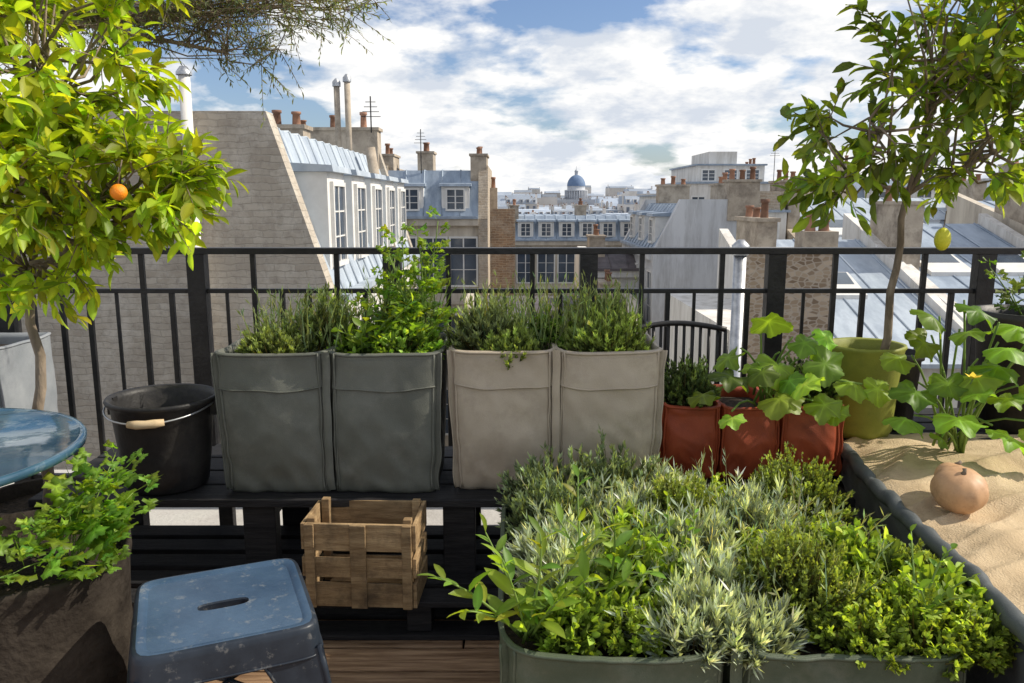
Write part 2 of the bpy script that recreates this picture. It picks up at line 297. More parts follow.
def tree(name,base,fork,ells,nclus,twigs,nl,size,T,col,trunk_r,fruit=None,fm='orange',spread=.13,droop=.3,trans='leaf',thinlimb=.006,width=1.0):
    f=Fol(); mb=MB('trunk_and_branches',['bark']+([fm] if fruit else [])); base=Vector(base); fork=Vector(fork)
    path=[base.lerp(fork,t/7)+Vector((math.sin(t*1.7)*.012,math.cos(t*1.3)*.012,0)) for t in range(8)]; path[0]=base; path[-1]=fork
    mb.tube(path,[trunk_r*(1-.045*i) for i in range(8)],'bark',10)
    w=np.array([e[2] for e in ells],float); w/=w.sum()
    cs=[]
    for i in range(nclus):
        e=ells[rng.choice(len(ells),p=w)]
        d=rng.normal(0,1,3); d/=np.linalg.norm(d); r=rng.uniform(.35,1)**.6*rng.uniform(.85,1.12)
        cs.append((np.array(e[0])+d*np.array(e[1])*r, rng.normal(0,.26)))
    mains=[Vector(e[0]) for e in ells]
    for mp in mains:
        mid=fork.lerp(mp,.5)+Vector(rng.normal(0,.04,3)); mb.tube([fork,fork.lerp(mid,.5)+Vector((0,0,.02)),mid,mp],[trunk_r*.6,trunk_r*.5,trunk_r*.38,trunk_r*.2],'bark',7)
    for c,br in cs:
        cv=Vector(c); mp=min(mains,key=lambda q:(q-cv).length)
        st=fork.lerp(mp,rng.uniform(.5,1)); mid=(st+cv)/2+Vector(rng.normal(0,.03,3)); mb.tube([st,mid,cv],[thinlimb,thinlimb*.75,thinlimb*.4],'bark',5)
        out0=nrm((np.array(cv-st))[None])[0]
        for k in range(twigs):
            d=nrm((out0*.8+rng.normal(0,.7,3)+np.array([0,0,.1]))[None])[0]; L=spread*rng.uniform(.5,1.2)
            t=np.linspace(.1,1,nl)[:,None]; P=c+d*L*t+np.array([0,0,-.3*L*droop])*t**2
            mb.tube([cv,Vector(P[nl//2]),Vector(P[-1])],[thinlimb*.4,thinlimb*.3,thinlimb*.15],'bark',4,cap=False)
            D=nrm(d[None]*.7+rng.normal(0,.6,(nl,3))-np.array([0,0,droop])); s=size*rng.uniform(.6,1.15,nl)
            f.add(T,P,D,rng.normal(0,.45,(nl,3))+[0,0,1],s,s*width,colvar(nl,col,.22,.14)*math.exp(br))
    if fruit:
        for p,r in fruit:
            prof=[(r*math.sin(a)*(1 if fm=='orange' else .78),-r*math.cos(a)*(1 if fm=='orange' else 1.15)) for a in [math.pi*i/12 for i in range(13)]]
            mb.lathe(prof,p,fm,18)
            mb.tube([Vector(p)+Vector((0,0,r)),Vector(p)+Vector((.01,.01,r+.06))],.002,'bark',4)
    return f.build(name,M[trans],mb)
# ---------------------------------------------------------------- world, sun, camera
W=bpy.data.worlds.new('World'); S.world=W; W.use_nodes=True; nt=W.node_tree; L=nt.links
bg=nt.nodes['Background']
SUN_AZ=86; SUN_EL=40
sky=N(nt,'ShaderNodeTexSky',sky_type='NISHITA'); sky.sun_disc=False; sky.sun_elevation=srad(SUN_EL); sky.sun_rotation=srad(SUN_AZ)
tc=N(nt,'ShaderNodeTexCoord'); sp=N(nt,'ShaderNodeSeparateXYZ'); L.new(tc.outputs['Generated'],sp.inputs[0])
az=N(nt,'ShaderNodeMath',operation='ADD'); ab=N(nt,'ShaderNodeMath',operation='ABSOLUTE'); L.new(sp.outputs[2],ab.inputs[0]); L.new(ab.outputs[0],az.inputs[0]); az.inputs[1].default_value=.3
dx=N(nt,'ShaderNodeMath',operation='DIVIDE'); dy=N(nt,'ShaderNodeMath',operation='DIVIDE')
L.new(sp.outputs[0],dx.inputs[0]);L.new(az.outputs[0],dx.inputs[1]);L.new(sp.outputs[1],dy.inputs[0]);L.new(az.outputs[0],dy.inputs[1])
cb=N(nt,'ShaderNodeCombineXYZ'); L.new(dx.outputs[0],cb.inputs[0]);L.new(dy.outputs[0],cb.inputs[1]); cb.inputs[2].default_value=5.2
n1=N(nt,'ShaderNodeTexNoise'); n1.inputs['Scale'].default_value=2.3; n1.inputs['Detail'].default_value=7; n1.inputs['Roughness'].default_value=.54; n1.inputs['Distortion'].default_value=.1; L.new(cb.outputs[0],n1.inputs['Vector'])
hz=N(nt,'ShaderNodeMapRange'); hz.inputs['From Min'].default_value=.0; hz.inputs['From Max'].default_value=.15; hz.inputs['To Min'].default_value=.14; hz.inputs['To Max'].default_value=0; L.new(ab.outputs[0],hz.inputs[0])
sm=N(nt,'ShaderNodeMath',operation='ADD'); L.new(n1.outputs['Fac'],sm.inputs[0]); L.new(hz.outputs[0],sm.inputs[1])
r1=ramp(nt,[(.445,(0,0,0)),(.52,(1,1,1))]); L.new(sm.outputs[0],r1.inputs[0])
n2=N(nt,'ShaderNodeTexNoise'); n2.inputs['Scale'].default_value=3.8; n2.inputs['Detail'].default_value=6; n2.inputs['Roughness'].default_value=.6; L.new(cb.outputs[0],n2.inputs['Vector'])
r2=ramp(nt,[(.38,(6.4,6.9,7.7)),(.54,(9.9,9.8,9.6))]); L.new(n2.outputs['Fac'],r2.inputs[0])
skm=N(nt,'ShaderNodeMixRGB',blend_type='MULTIPLY'); skm.inputs[0].default_value=1; L.new(sky.outputs[0],skm.inputs[1]); skm.inputs[2].default_value=(.95,1.03,1.22,1)
mx=N(nt,'ShaderNodeMixRGB'); L.new(r1.outputs[0],mx.inputs[0]); L.new(skm.outputs[0],mx.inputs[1]); L.new(r2.outputs[0],mx.inputs[2])
L.new(mx.outputs[0],bg.inputs[0]); bg.inputs[1].default_value=.108
sd=bpy.data.lights.new('sun','SUN'); sd.energy=5; sd.angle=srad(.5); sd.color=(1,.91,.77)
so=bpy.data.objects.new('sun',sd); S.collection.objects.link(so)
sv=Vector((math.sin(srad(SUN_AZ))*math.cos(srad(SUN_EL)),math.cos(srad(SUN_AZ))*math.cos(srad(SUN_EL)),math.sin(srad(SUN_EL))))
so.rotation_euler=sv.to_track_quat('Z','Y').to_euler(); so.location=sv*20
cd=bpy.data.cameras.new('camera'); co=bpy.data.objects.new('camera',cd); S.collection.objects.link(co); S.camera=co
cd.lens=28; cd.sensor_width=36; cd.clip_end=12000; cd.clip_start=.05; co.location=(0,0,1.4); co.rotation_euler=(srad(90-10.06),0,0)
S.view_settings.view_transform='Standard'; S.view_settings.look='None'; S.view_settings.exposure=0
# ---------------------------------------------------------------- ground, terrace
b=MB('ground',['ground']); b.add([(-6000,-500,-22),(6000,-500,-22),(6000,9000,-22),(-6000,9000,-22)],[(0,1,2,3)],'ground'); b.build()
b=MB('street',['asphalt','concrete']); b.box(-40,40,4.8,10.5,-21.996,-21.99,'asphalt'); b.box(-40,40,3.96,4.8,-21.996,-21.86,'concrete'); b.box(-40,40,10.5,11.6,-21.996,-21.86,'concrete'); b.build()
b=MB('terrace_building',['concrete','plaster']); b.box(-12,12,-7,3.95,-22,-.06,'plaster'); b.box(-12,12,2.99,4.02,-.058,.0,'concrete'); b.build()
b=MB('terrace_floor',['deck'])
y=-1.0
while y<2.9:
    x=-4.0-random.random()*1.5
    while x<4:
        l=random.choice([1.8,2.4]); b.box(x,x+l-.006,y,y+.118,-.05,0,'deck'); x+=l
    y+=.128
b.build(bevel=.004)
# ---------------------------------------------------------------- railing
b=MB('balcony_railing',['iron'])
RY=3.6; zt=1.19
b.box(-3.6,3.4,RY-.032,RY+.032,zt-.028,zt,'iron'); b.box(-3.6,3.4,RY-.014,RY+.014,.985,1.005,'iron'); b.box(-3.6,3.4,RY-.016,RY+.016,.1,.125,'iron')
posts=[-3.19,-2.3,-1.42,-.54,.345,1.19,2.13,3.0]
for px in posts:
    b.box(px-.04,px+.04,RY-.03,RY+.03,0,zt-.028,'iron'); b.box(px-.055,px+.055,RY-.042,RY+.042,0,.02,'iron')
for i in range(len(posts)-1):
    a,c=posts[i],posts[i+1]; n=7
    for k in range(1,n):
        xx=a+(c-a)*k/n
        if k in (2,3,5,6): b.box(xx-.011,xx+.011,RY-.011,RY+.011,.125,zt-.028 if k in(2,5) else .985,'iron')
        else: b.box(xx-.007,xx+.007,RY-.007,RY+.007,.125,.985,'iron')
b.build(bevel=.002)
# ---------------------------------------------------------------- bench & pallets
b=MB('black_wooden_bench',['blackwood'])
for i in range(4): b.box(-1.62,1.15,2.53+i*.15,2.53+i*.15+.138,.385,.415,'blackwood')
for x in (-1.5,-.86,-.18,.5,1.08):
    w=.055 if x!=-1.5 else .03
    b.box(x-w,x+w,2.56,2.62,0,.384,'blackwood'); b.box(x-w,x+w,3.0,3.06,0,.384,'blackwood'); b.box(x-.03,x+.03,2.622,2.998,.3,.384,'blackwood')
b.build(bevel=.004)
b=MB('slatted_pallet',['blackwood'])
for k in range(5): b.box(-1.7,.1,2.36+k*.13,2.36+k*.13+.095,.115,.135,'blackwood')
for x in (-1.6,-.95,-.3,.05): b.box(x-.04,x+.04,2.38,2.96,.022,.114,'blackwood')
for k in range(5): b.box(-1.7,.1,2.36+k*.13,2.36+k*.13+.095,.002,.02,'blackwood')
for z in (.2,.3): b.box(-1.7,.5,3.14,3.16,z,z+.04,'blackwood')
for x in (-1.2,-.6,.0): b.box(x-.03,x+.03,3.162,3.2,.0,.4,'blackwood')
b.build(bevel=.003)
# ---------------------------------------------------------------- crate
b=MB('wooden_crate',['crate'])
w,d,h=.335,.2,.275
for yy in (0,d):
    for z0,z1 in ((.0,.078),(.098,.162),(.186,.275)): b.box(0,w,yy,yy+.012,z0,z1,'crate')
for xx in (-.013,w+.001):
    for z0,z1 in ((.0,.08),(.1,.165),(.19,.275)): b.box(xx,xx+.012,.0,d+.012,z0,z1,'crate')
for xx in (.003,w-.029):
    for yy in (.013,d-.027): b.box(xx,xx+.026,yy,yy+.026,.0,h+.012,'crate')
b.box(w/2-.025,w/2+.025,-.011,-.001,.0,.275,'crate'); b.box(.0,.03,-.011,-.001,.0,.275,'crate'); b.box(w-.03,w,-.011,-.001,.0,.275,'crate')
for k in range(4): b.box(.03,w-.03,.014+k*.044,.05+k*.044,.004,.012,'crate')
b.build(loc=(-.645,2.335,.137),rz=srad(-3),bevel=.0018)
# ---------------------------------------------------------------- fabric planters
def wr(x,y,z,s,amp):
    p=Vector((x*5+s,y*5,z*3.0)); q=Vector((x*11+z*9+s,y*11,z*6-x*5))
    a=noise.noise(p); c=1-2.6*abs(noise.noise(q))
    return amp*(a*1.0+max(-.6,c)*.4)
def bag(name,m,x0,x1,y0,y1,z0,z1,nc,seed,flap=True,amp=.011,piping=True,p=9,soil=.05,slump=.009,bulge=.016,taper=.0):
    b=MB(name,[m,'soil']); cw=(x1-x0)/nc; hd=(y1-y0)/2; cy=(y0+y1)/2; Nn=128; Mm=40
    def pt(i,th,z,off=0,inner=False):
        cx=x0+cw*(i+.5); hw=cw/2-.0005; c,s_=math.cos(th),math.sin(th)
        r=(abs(c)**p+abs(s_)**p)**(-1/p); t=min(1,(z-z0)/(z1-z0))
        k=.95+.055*math.sin(min(1,t*1.3)*math.pi/2)
        if t<.05: k-= (.05-t)*.6
        ux,uy=c*r,s_*r
        x=cx+ux*hw; y=cy+uy*hd*k
        x+=(x-(x0+x1)/2)*taper*(t-.6)
        flat=(1-abs(ux)**4) if abs(uy)>abs(ux) else (1-abs(uy)**2)
        low=max(0,1-t*1.6)
        dd=wr(x,y,z,seed,amp*(.75+.9*low))*(.3+.7*flat) + (bulge*math.sin(min(1,t*1.15)*math.pi)+.002)*flat*(1 if abs(uy)>abs(ux) else .05)
        if abs(uy)>abs(ux): dd+=.005*low*math.sin(abs(ux)*14+t*22+seed)*abs(ux)
        n=Vector((0,math.copysign(1,s_),0)) if abs(uy)>.97 and abs(uy)>=abs(ux) else Vector((c,s_,0))
        sag=-slump*flat*t**3*(1+.6*noise.noise(Vector((seed,i*3.3,uy))))+.006*noise.noise(Vector((x*6,y*6,seed)))*t
        sidek=.15 if nc>1 else .3
        return Vector((x,y,z+sag))+n*(dd*(sidek if abs(ux)>abs(uy) else 1)+off)
    ths=[]
    for k in range(Nn):
        q=(k/Nn*4+.5)%4; sd_=int(q); f_=(q-sd_)*2-1
        X,Y=[(f_*-1,1),( -1,-f_),(f_,-1),(1,f_)][sd_]
        ths.append(math.atan2(Y,X)%(2*math.pi))
    ths=sorted(ths)
    for i in range(nc):
        rows=[]
        for j in range(Mm+1): rows.append([pt(i,a,z0+(z1-z0)*j/Mm) for a in ths])
        rows.append([pt(i,a,z1,-.008)+Vector((0,0,.003)) for a in ths])
        for dz in (.02,.04,soil+.02): rows.append([pt(i,a,z1-dz,-.011) for a in ths])
        vs=[v for r in rows for v in r]; R=len(rows)
        b.add(vs,[(a*Nn+k,a*Nn+(k+1)%Nn,(a+1)*Nn+(k+1)%Nn,(a+1)*Nn+k) for a in range(R-1) for k in range(Nn)]+[list(range(Nn))[::-1]],m,True)
        ring=[pt(i,a,z1-soil,-.01) for a in ths]; cen=sum(ring,Vector())/Nn
        b.add(ring+[cen+Vector((0,0,.015))],[(k,(k+1)%Nn,Nn) for k in range(Nn)],'soil',True)
        b.tube([pt(i,a,z1-.004,.0) for a in ths],.005,m,6,closed=True)
        if flap:
            H=z1-z0
            def fp(u,v):
                th=math.pi*1.5+(u-.5)*1.50; e=math.sin(u*math.pi)
                z=z1-.02-v*(H*.2+.008*e+.003*math.sin(u*9+seed+i))
                return pt(i,th,z,.0015+.007*v*(.6+.4*e)+.003*math.sin(u*13+i*2+seed)*v*e)
            b.grid(fp,30,8,m); b.tube([fp(q/30,1) for q in range(31)],.0028,m,5)
        if piping:
            for th,sgn in ((math.pi*1.25,-1),(math.pi*1.75,1)):
                outer=(i==0 and sgn<0) or (i==nc-1 and sgn>0)
                def sp_(u,v,th=th,sgn=sgn,outer=outer):
                    z=z0+.006+(z1-z0-.008)*v; q=pt(i,th,z,-.003); w_=.02*u*(1+.25*noise.noise(Vector((v*5,seed,i+th))))
                    return q+Vector((sgn*w_*(.9 if outer else -.5)+.004*noise.noise(Vector((v*4,i,seed+th))),-w_*(.4 if outer else .9),0))
                b.grid(sp_,3,24,m); b.tube([sp_(1,v/24) for v in range(25)],.0032,m,6)
                b.tube([pt(i,th-sgn*.05,z0+.01+(z1-z0-.015)*v/24,.001) for v in range(25)],.004,m,6)
    if piping and nc==2:
        xm=x0+cw
        b.grid(lambda u,v:Vector((xm-.013+.026*u+.003*noise.noise(Vector((v*5,seed,2))),min(pt(0,math.pi*1.72,z0+(z1-z0)*v,.0).y,pt(1,math.pi*1.28,z0+(z1-z0)*v,.0).y)-.003-.004*math.sin(u*math.pi),z0+.01+(z1-z0-.008)*v)),6,26,m)
    return b.build()
bag('grey_fabric_planter','fab_grey',-.985,-.245,2.58,3.0,.417,.905,2,1.3,taper=.06)
bag('taupe_fabric_planter','fab_taupe',-.205,.5,2.6,3.02,.417,.91,2,5.1,taper=.06)
bag('red_fabric_planter','fab_red',.53,1.16,2.72,3.06,.417,.69,3,9.4,flap=False,amp=.015,bulge=.02)
bag('green_fabric_planter','fab_green',-.03,.99,1.55,2.52,.05,.455,2,14.2,flap=False,amp=.014,p=8,slump=.01,bulge=.02)
bag('pale_grey_fabric_planter','fab_pale',-2.6,-1.98,3.0,3.4,.3,.84,2,21.2,flap=True)
b=MB('covered_planter',['fab_slate'])
C0=[(1.045,1.35),(1.2,2.78)]
def edge(t): return Vector((C0[0][0]+(C0[1][0]-C0[0][0])*t+.012*math.sin(t*7),C0[0][1]+(C0[1][1]-C0[0][1])*t,0))
b.grid(lambda u,v:Vector((edge(u).x+.03*(1-v)+wr(edge(u).x,edge(u).y,v,3,.02),edge(u).y,.02+v*.5)),60,20,'fab_slate')
b.grid(lambda u,v:Vector((1.2+u*1.4,2.9+.0*v+wr(u,3,v,3,.012),.02+v*.5)),20,10,'fab_slate')
b.grid(lambda u,v:Vector((1.0+u*1.5,1.35+wr(u,1,v,3,.012),.02+v*.5)),20,10,'fab_slate',flip=True)
b.tube([edge(t/60)+Vector((.008*noise.noise(Vector((t*.3,0,0))),0,.512+.012*noise.noise(Vector((t*.25,5,0))))) for t in range(61)],[.022+.007*noise.noise(Vector((t*.45,2,0))) for t in range(61)],'fab_slate',12)
b.build()
b=MB('burlap_sheet',['burlap'])
def bf(u,v):
    e=edge(v*1.08); x=e.x+.012+u*1.4; y=1.33+v*1.6
    n=noise.noise(Vector((x*3,y*3,0)))*.022+noise.noise(Vector((x*9+y*5,y*7,4)))*.01+max(0,.25-abs(noise.noise(Vector((x*4-y*6,y*2,9)))))*.09
    return Vector((x+.01*noise.noise(Vector((y*12,1,1)))*(1-u),y,.503+n+.012*min(1,u*12)))
b.grid(bf,110,120,'burlap'); b.build()
b=MB('covered_planter_fill',['soil']); b.box(1.25,2.5,1.4,2.85,.02,.46,'soil'); b.build()
def gourd(name,c,r,h,tilt,lob=9):
    b=MB(name,['squash','bark'])
    prof=[(r*math.sin(a)**.85 if 0<a<math.pi else 0.001,-h*math.cos(a)*(1-.12*math.sin(a/2))) for a in [math.pi*i/20 for i in range(21)]]
    b.lathe(prof,(0,0,0),'squash',54,fn=lambda a,z:1+.018*math.cos(a*lob))
    b.tube([(0,0,h*.82),(.004,.0,h*.96),(.008,.004,h*1.06)],[.009,.005,.006],'bark',8)
    o=b.build(loc=c); o.rotation_euler=tilt; return o
gourd('squash',(1.28,2.17,.586),.074,.066,(srad(14),srad(-16),srad(35)))
gourd('squash',(1.325,2.285,.58),.052,.048,(srad(-10),srad(10),srad(-30)))
# ---------------------------------------------------------------- bucket
b=MB('black_bucket',['rubber','steel','grip'])
b.lathe([(.001,.0),(.125,.0),(.135,.01),(.15,.12),(.168,.29),(.178,.3),(.185,.312),(.18,.32),(.17,.317),(.162,.3),(.146,.14),(.12,.03),(.001,.03)],(-1.21,2.68,.417),'rubber',48,fn=lambda a,z:1+.02*math.cos(2*a+1))
hp=[]
for i in range(21):
    a=math.pi*i/20; hp.append((-1.21-.18*math.cos(a),2.68-.2*math.sin(a),.705+(.012-.03*math.sin(a))))
b.tube(hp,.0035,'steel',6)
b.tube([Vector(hp[i])+Vector((0,-.003,0)) for i in (9,10,11,12,13)],[.011,.0145,.0135,.0145,.011],'grip',10)
for sx in(-1,1): b.box(-1.21+sx*.175-.012,-1.21+sx*.175+.012,2.665,2.695,.67,.73,'rubber')
b.build()
# ---------------------------------------------------------------- table
b=MB('blue_round_table',['table','iron'])
tcx,tcy,tz,R=-1.615,1.98,.755,.45
b.lathe([(.001,-.012),(R-.012,-.012),(R,-.02),(R+.004,-.02),(R+.005,-.004),(R,.002),(R-.012,.0),(R-.02,-.004),(.001,-.004)],(tcx,tcy,tz),'table',72)
for k in range(3):
    a=srad(95+120*k); pts=[(tcx+math.cos(a)*r_,tcy+math.sin(a)*r_,z_) for r_,z_ in ((.3,.735),(.1,.5),(.08,.35),(.32,.0))]
    b.tube(pts,.011,'iron',8)
b.tube([(tcx+.09*math.cos(a),tcy+.09*math.sin(a),.42) for a in [2*math.pi*i/20 for i in range(20)]],.008,'iron',6,closed=True)
b.build()
# ---------------------------------------------------------------- stool
b=MB('metal_stool',['stool','stooldark'])
Nn=96
def ringp(h,z,rad=.22):
    o=[]
    for k in range(Nn):
        a=2*math.pi*k/Nn; c,s_=math.cos(a),math.sin(a); pp=2/rad; kk=(abs(c)**pp+abs(s_)**pp)**(-1/pp); o.append(Vector((c*kk*h,s_*kk*h,z)))
    return o
def oval(sx,sy,z,q=3.2):
    o=[]
    for k in range(Nn):
        a=2*math.pi*k/Nn; c,s_=math.cos(a),math.sin(a); o.append(Vector((math.copysign(abs(c)**(2/q),c)*sx,math.copysign(abs(s_)**(2/q),s_)*sy,z)))
    return o
def loft(b,rings,m,sm=True):
    b.add([v for r in rings for v in r],[(i*Nn+k,i*Nn+(k+1)%Nn,(i+1)*Nn+(k+1)%Nn,(i+1)*Nn+k) for i in range(len(rings)-1) for k in range(Nn)],m,sm)
h=.196
loft(b,[oval(.056,.017,-.03),oval(.056,.017,-.004),oval(.058,.019,0)],'stooldark',False)
loft(b,[oval(.058,.019,.0),oval(.07,.03,.0),oval(.11,.085,.0005),ringp(h-.034,.0,.16),ringp(h-.03,.0,.16)],'stool',False)
loft(b,[ringp(h-.03,.0,.16),ringp(h-.021,.006,.17),ringp(h-.01,.006,.18)],'stool')
loft(b,[ringp(h-.01,.006,.18),ringp(h-.003,.004,.19),ringp(h,.0,.2),ringp(h+.003,-.012,.2),ringp(h+.009,-.066,.2)],'stooldark')
loft(b,[ringp(h+.009,-.066,.2),ringp(h+.006,-.068,.2),ringp(h-.004,-.01,.2)],'stooldark')
b.tube([v+Vector((0,0,0)) for v in ringp(h+.009,-.066,.2)],.003,'stooldark',6,closed=True)
for sx in(-1,1):
    for sy in(-1,1):
        for ax in (0,1):
            def lp(u,v,ax=ax,sx=sx,sy=sy):
                wd=(.1*(1-v)**1.5+.035)*u; hh=h+.004+.06*v; z=-.05-v*.398
                p=[sx*(hh-.004),sy*(hh-.004)]; p[ax]-= (sx if ax==0 else sy)*wd
                return Vector((p[0],p[1],z))
            b.grid(lp,4,10,'stooldark',smooth=False)
            b.tube([lp(1,t/10) for t in range(11)],.004,'stooldark',6)
        b.tube([Vector((sx*(h-.004+.06*t/6),sy*(h-.004+.06*t/6),-.045-.403*t/6)) for t in range(7)],.008,'stooldark',8)
for s_ in (1,-1): b.tube([(-.2,-.2*s_,-.22),(0,0,-.2),(.2,.2*s_,-.22)],.006,'stooldark',6)
b.build(loc=(-.69,1.765,.45),rz=srad(23))
# ---------------------------------------------------------------- felt pot & parsley, citrus pot
b=MB('brown_felt_pot',['feltpot','soil'])
fw=lambda a,z:1+.02*math.sin(3*a+z*5)+.014*math.sin(9*a+z*14)+.02*noise.noise(Vector((math.cos(a)*4,math.sin(a)*4,z*8)))
b.lathe([(.001,0),(.24,.0),(.26,.03),(.265,.1),(.27,.2),(.27,.3),(.275,.38),(.283,.45),(.293,.485),(.292,.5),(.28,.5),(.272,.47),(.265,.4)],(-1.31,1.95,0),'feltpot',96,fn=fw)
b.lathe([(.001,.455),(.15,.457),(.272,.445)],(-1.31,1.95,0),'soil',40,fn=fw); b.build()
b=MB('citrus_pot',['feltpot','soil'])
b.lathe([(.001,0),(.13,0),(.17,.38),(.185,.39),(.185,.42),(.165,.42),(.155,.36)],(-1.6,2.56,0),'feltpot',40); b.lathe([(.001,.38),(.16,.375)],(-1.6,2.56,0),'soil',24); b.build()
b=MB('lime_green_pot',['fab_lime','soil'])
fw2=lambda a,z:1+.03*math.sin(2*a+1)+.02*math.sin(7*a+z*10)
b.lathe([(.001,0),(.1,.0),(.115,.03),(.125,.2),(.135,.33),(.142,.34),(.138,.35),(.125,.345),(.12,.3)],(1.33,2.95,.52),'fab_lime',48,fn=fw2); b.lathe([(.001,.31),(.124,.305)],(1.33,2.95,.52),'soil',24,fn=fw2); b.build()
b=MB('black_plant_pot',['rubber','soil'])
b.lathe([(.001,0),(.075,.0),(.09,.27),(.1,.275),(.1,.3),(.088,.3),(.085,.25)],(1.5,3.05,.52),'rubber',32); b.lathe([(.001,.27),(.088,.265)],(1.5,3.05,.52),'soil',20); b.build()
b=MB('dark_planter_pot',['rubber','soil'])
b.lathe([(.001,0),(.14,.0),(.18,.42),(.195,.43),(.195,.46),(.175,.46),(.17,.4)],(2.0,3.05,.52),'rubber',32); b.lathe([(.001,.42),(.175,.415)],(2.0,3.05,.52),'soil',20); b.build()
leafy('strawberry_plant',(2.0,3.05,.92),[(1.85,2.95,1.08),(1.95,2.9,1.12),(2.05,2.92,1.1),(1.8,3.0,1.15),(2.15,3.0,1.16),(1.98,3.0,1.2)],T_PARS,.06,4,(.09,.15,.025),compound=3)
b=MB('plant_stand',['blackwood'])
for k in range(4): b.box(1.19,2.45,2.88+k*.12,2.98+k*.12,.49,.517,'blackwood')
for x in (1.24,2.4):
    for yy in (2.93,3.28): b.box(x-.03,x+.03,yy-.03,yy+.03,0,.489,'blackwood')
b.build(bevel=.003)
b=MB('garden_chair',['iron'])
cx,cyc=.7,3.3
top=[(cx-.2+.4*i/12,cyc+.05*math.sin(math.pi*i/12),.865+.02*math.sin(math.pi*i/12)) for i in range(13)]
low=[(x_,y_-.01,.52) for x_,y_,z_ in top]
b.tube(top,.012,'iron',8); b.tube(low,.009,'iron',8)
for i in range(0,13): b.tube([low[i],top[i]],.007 if 0<i<12 else .011,'iron',6)
b.box(cx-.2,cx+.2,2.99+.08,cyc-.01,.44,.46,'iron')
for sx in(-.19,.19):
    b.tube([(cx+sx,cyc,.0),(cx+sx,cyc,.52)],.011,'iron',8); b.tube([(cx+sx,3.09,.0),(cx+sx,3.09,.45)],.011,'iron',8)
b.build()
# ---------------------------------------------------------------- herbs
def h_(n,x,y,z,r,hh,**k): return herb(n,(x,y,z),r,r*.95,hh,**k)
FINE=dict(upr=.36,erect=.6)
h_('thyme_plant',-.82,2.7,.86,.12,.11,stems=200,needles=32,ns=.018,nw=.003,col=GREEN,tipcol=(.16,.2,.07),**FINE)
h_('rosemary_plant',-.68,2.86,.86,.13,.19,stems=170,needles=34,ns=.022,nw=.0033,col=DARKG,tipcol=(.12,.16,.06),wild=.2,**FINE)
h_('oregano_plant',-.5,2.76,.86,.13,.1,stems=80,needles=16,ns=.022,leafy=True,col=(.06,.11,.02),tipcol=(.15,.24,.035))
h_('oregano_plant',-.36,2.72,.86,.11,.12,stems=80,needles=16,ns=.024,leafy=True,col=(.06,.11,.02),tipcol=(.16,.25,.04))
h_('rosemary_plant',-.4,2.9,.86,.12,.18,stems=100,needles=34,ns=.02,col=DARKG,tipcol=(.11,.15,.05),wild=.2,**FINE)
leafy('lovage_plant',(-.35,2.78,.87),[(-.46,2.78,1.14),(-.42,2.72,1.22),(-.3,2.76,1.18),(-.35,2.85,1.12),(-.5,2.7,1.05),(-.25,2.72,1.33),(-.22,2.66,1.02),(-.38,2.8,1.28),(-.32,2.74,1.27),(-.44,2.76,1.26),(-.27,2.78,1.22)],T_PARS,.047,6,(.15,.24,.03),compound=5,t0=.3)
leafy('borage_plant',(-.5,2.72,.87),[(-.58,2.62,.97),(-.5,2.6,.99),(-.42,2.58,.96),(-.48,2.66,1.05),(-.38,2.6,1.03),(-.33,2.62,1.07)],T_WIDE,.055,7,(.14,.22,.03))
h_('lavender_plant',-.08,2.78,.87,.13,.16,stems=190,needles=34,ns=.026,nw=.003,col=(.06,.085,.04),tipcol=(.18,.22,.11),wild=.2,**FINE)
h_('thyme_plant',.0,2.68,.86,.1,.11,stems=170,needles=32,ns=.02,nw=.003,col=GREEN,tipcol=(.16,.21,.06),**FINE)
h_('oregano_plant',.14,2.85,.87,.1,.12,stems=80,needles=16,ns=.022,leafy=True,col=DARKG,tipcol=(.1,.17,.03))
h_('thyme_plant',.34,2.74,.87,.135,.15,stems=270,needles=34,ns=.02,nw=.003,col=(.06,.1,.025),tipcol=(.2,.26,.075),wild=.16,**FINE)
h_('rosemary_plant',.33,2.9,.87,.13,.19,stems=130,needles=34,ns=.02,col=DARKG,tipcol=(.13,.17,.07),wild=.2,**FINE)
def wisps(name,x0,x1,y0,y1,z0,hmin,hmax,n,col=(.11,.17,.05),w=.005,lean=.22):
    f=Fol(); p=np.stack([rng.uniform(x0,x1,n),rng.uniform(y0,y1,n),np.full(n,z0)],1)
    d=rng.normal(0,lean,(n,3)); d[:,2]=1; L_=rng.uniform(hmin,hmax,n)
    f.add(T_NEEDLE,p,d,rng.normal(0,1,(n,3)),L_,w,colvar(n,col,.3))
    for q in range(5): f.add(T_NEEDLE,p+nrm(d)*(L_*rng.uniform(.4,.95,n))[:,None],nrm(d)*1.2+rng.normal(0,.4,(n,3)),rng.normal(0,1,(n,3)),.03,.005,colvar(n,col,.3))
    return f.build(name,M['herb'])
wisps('fennel_plant',-.5,-.26,2.8,3.0,.87,.15,.33,90)
wisps('chive_plant',-.15,.45,2.7,3.0,.87,.14,.29,230,(.17,.22,.1),.006)
wisps('chive_plant',-.93,-.5,2.68,2.97,.87,.1,.24,190,(.15,.2,.1),.006,.3)
h_('rosemary_plant',.64,2.84,.66,.11,.17,stems=220,needles=34,ns=.018,nw=.0035,col=DARKG,tipcol=(.09,.13,.05),**FINE)
h_('thyme_plant',1.08,2.87,.66,.12,.16,stems=150,needles=30,col=DARKG,tipcol=(.08,.12,.04),**FINE)
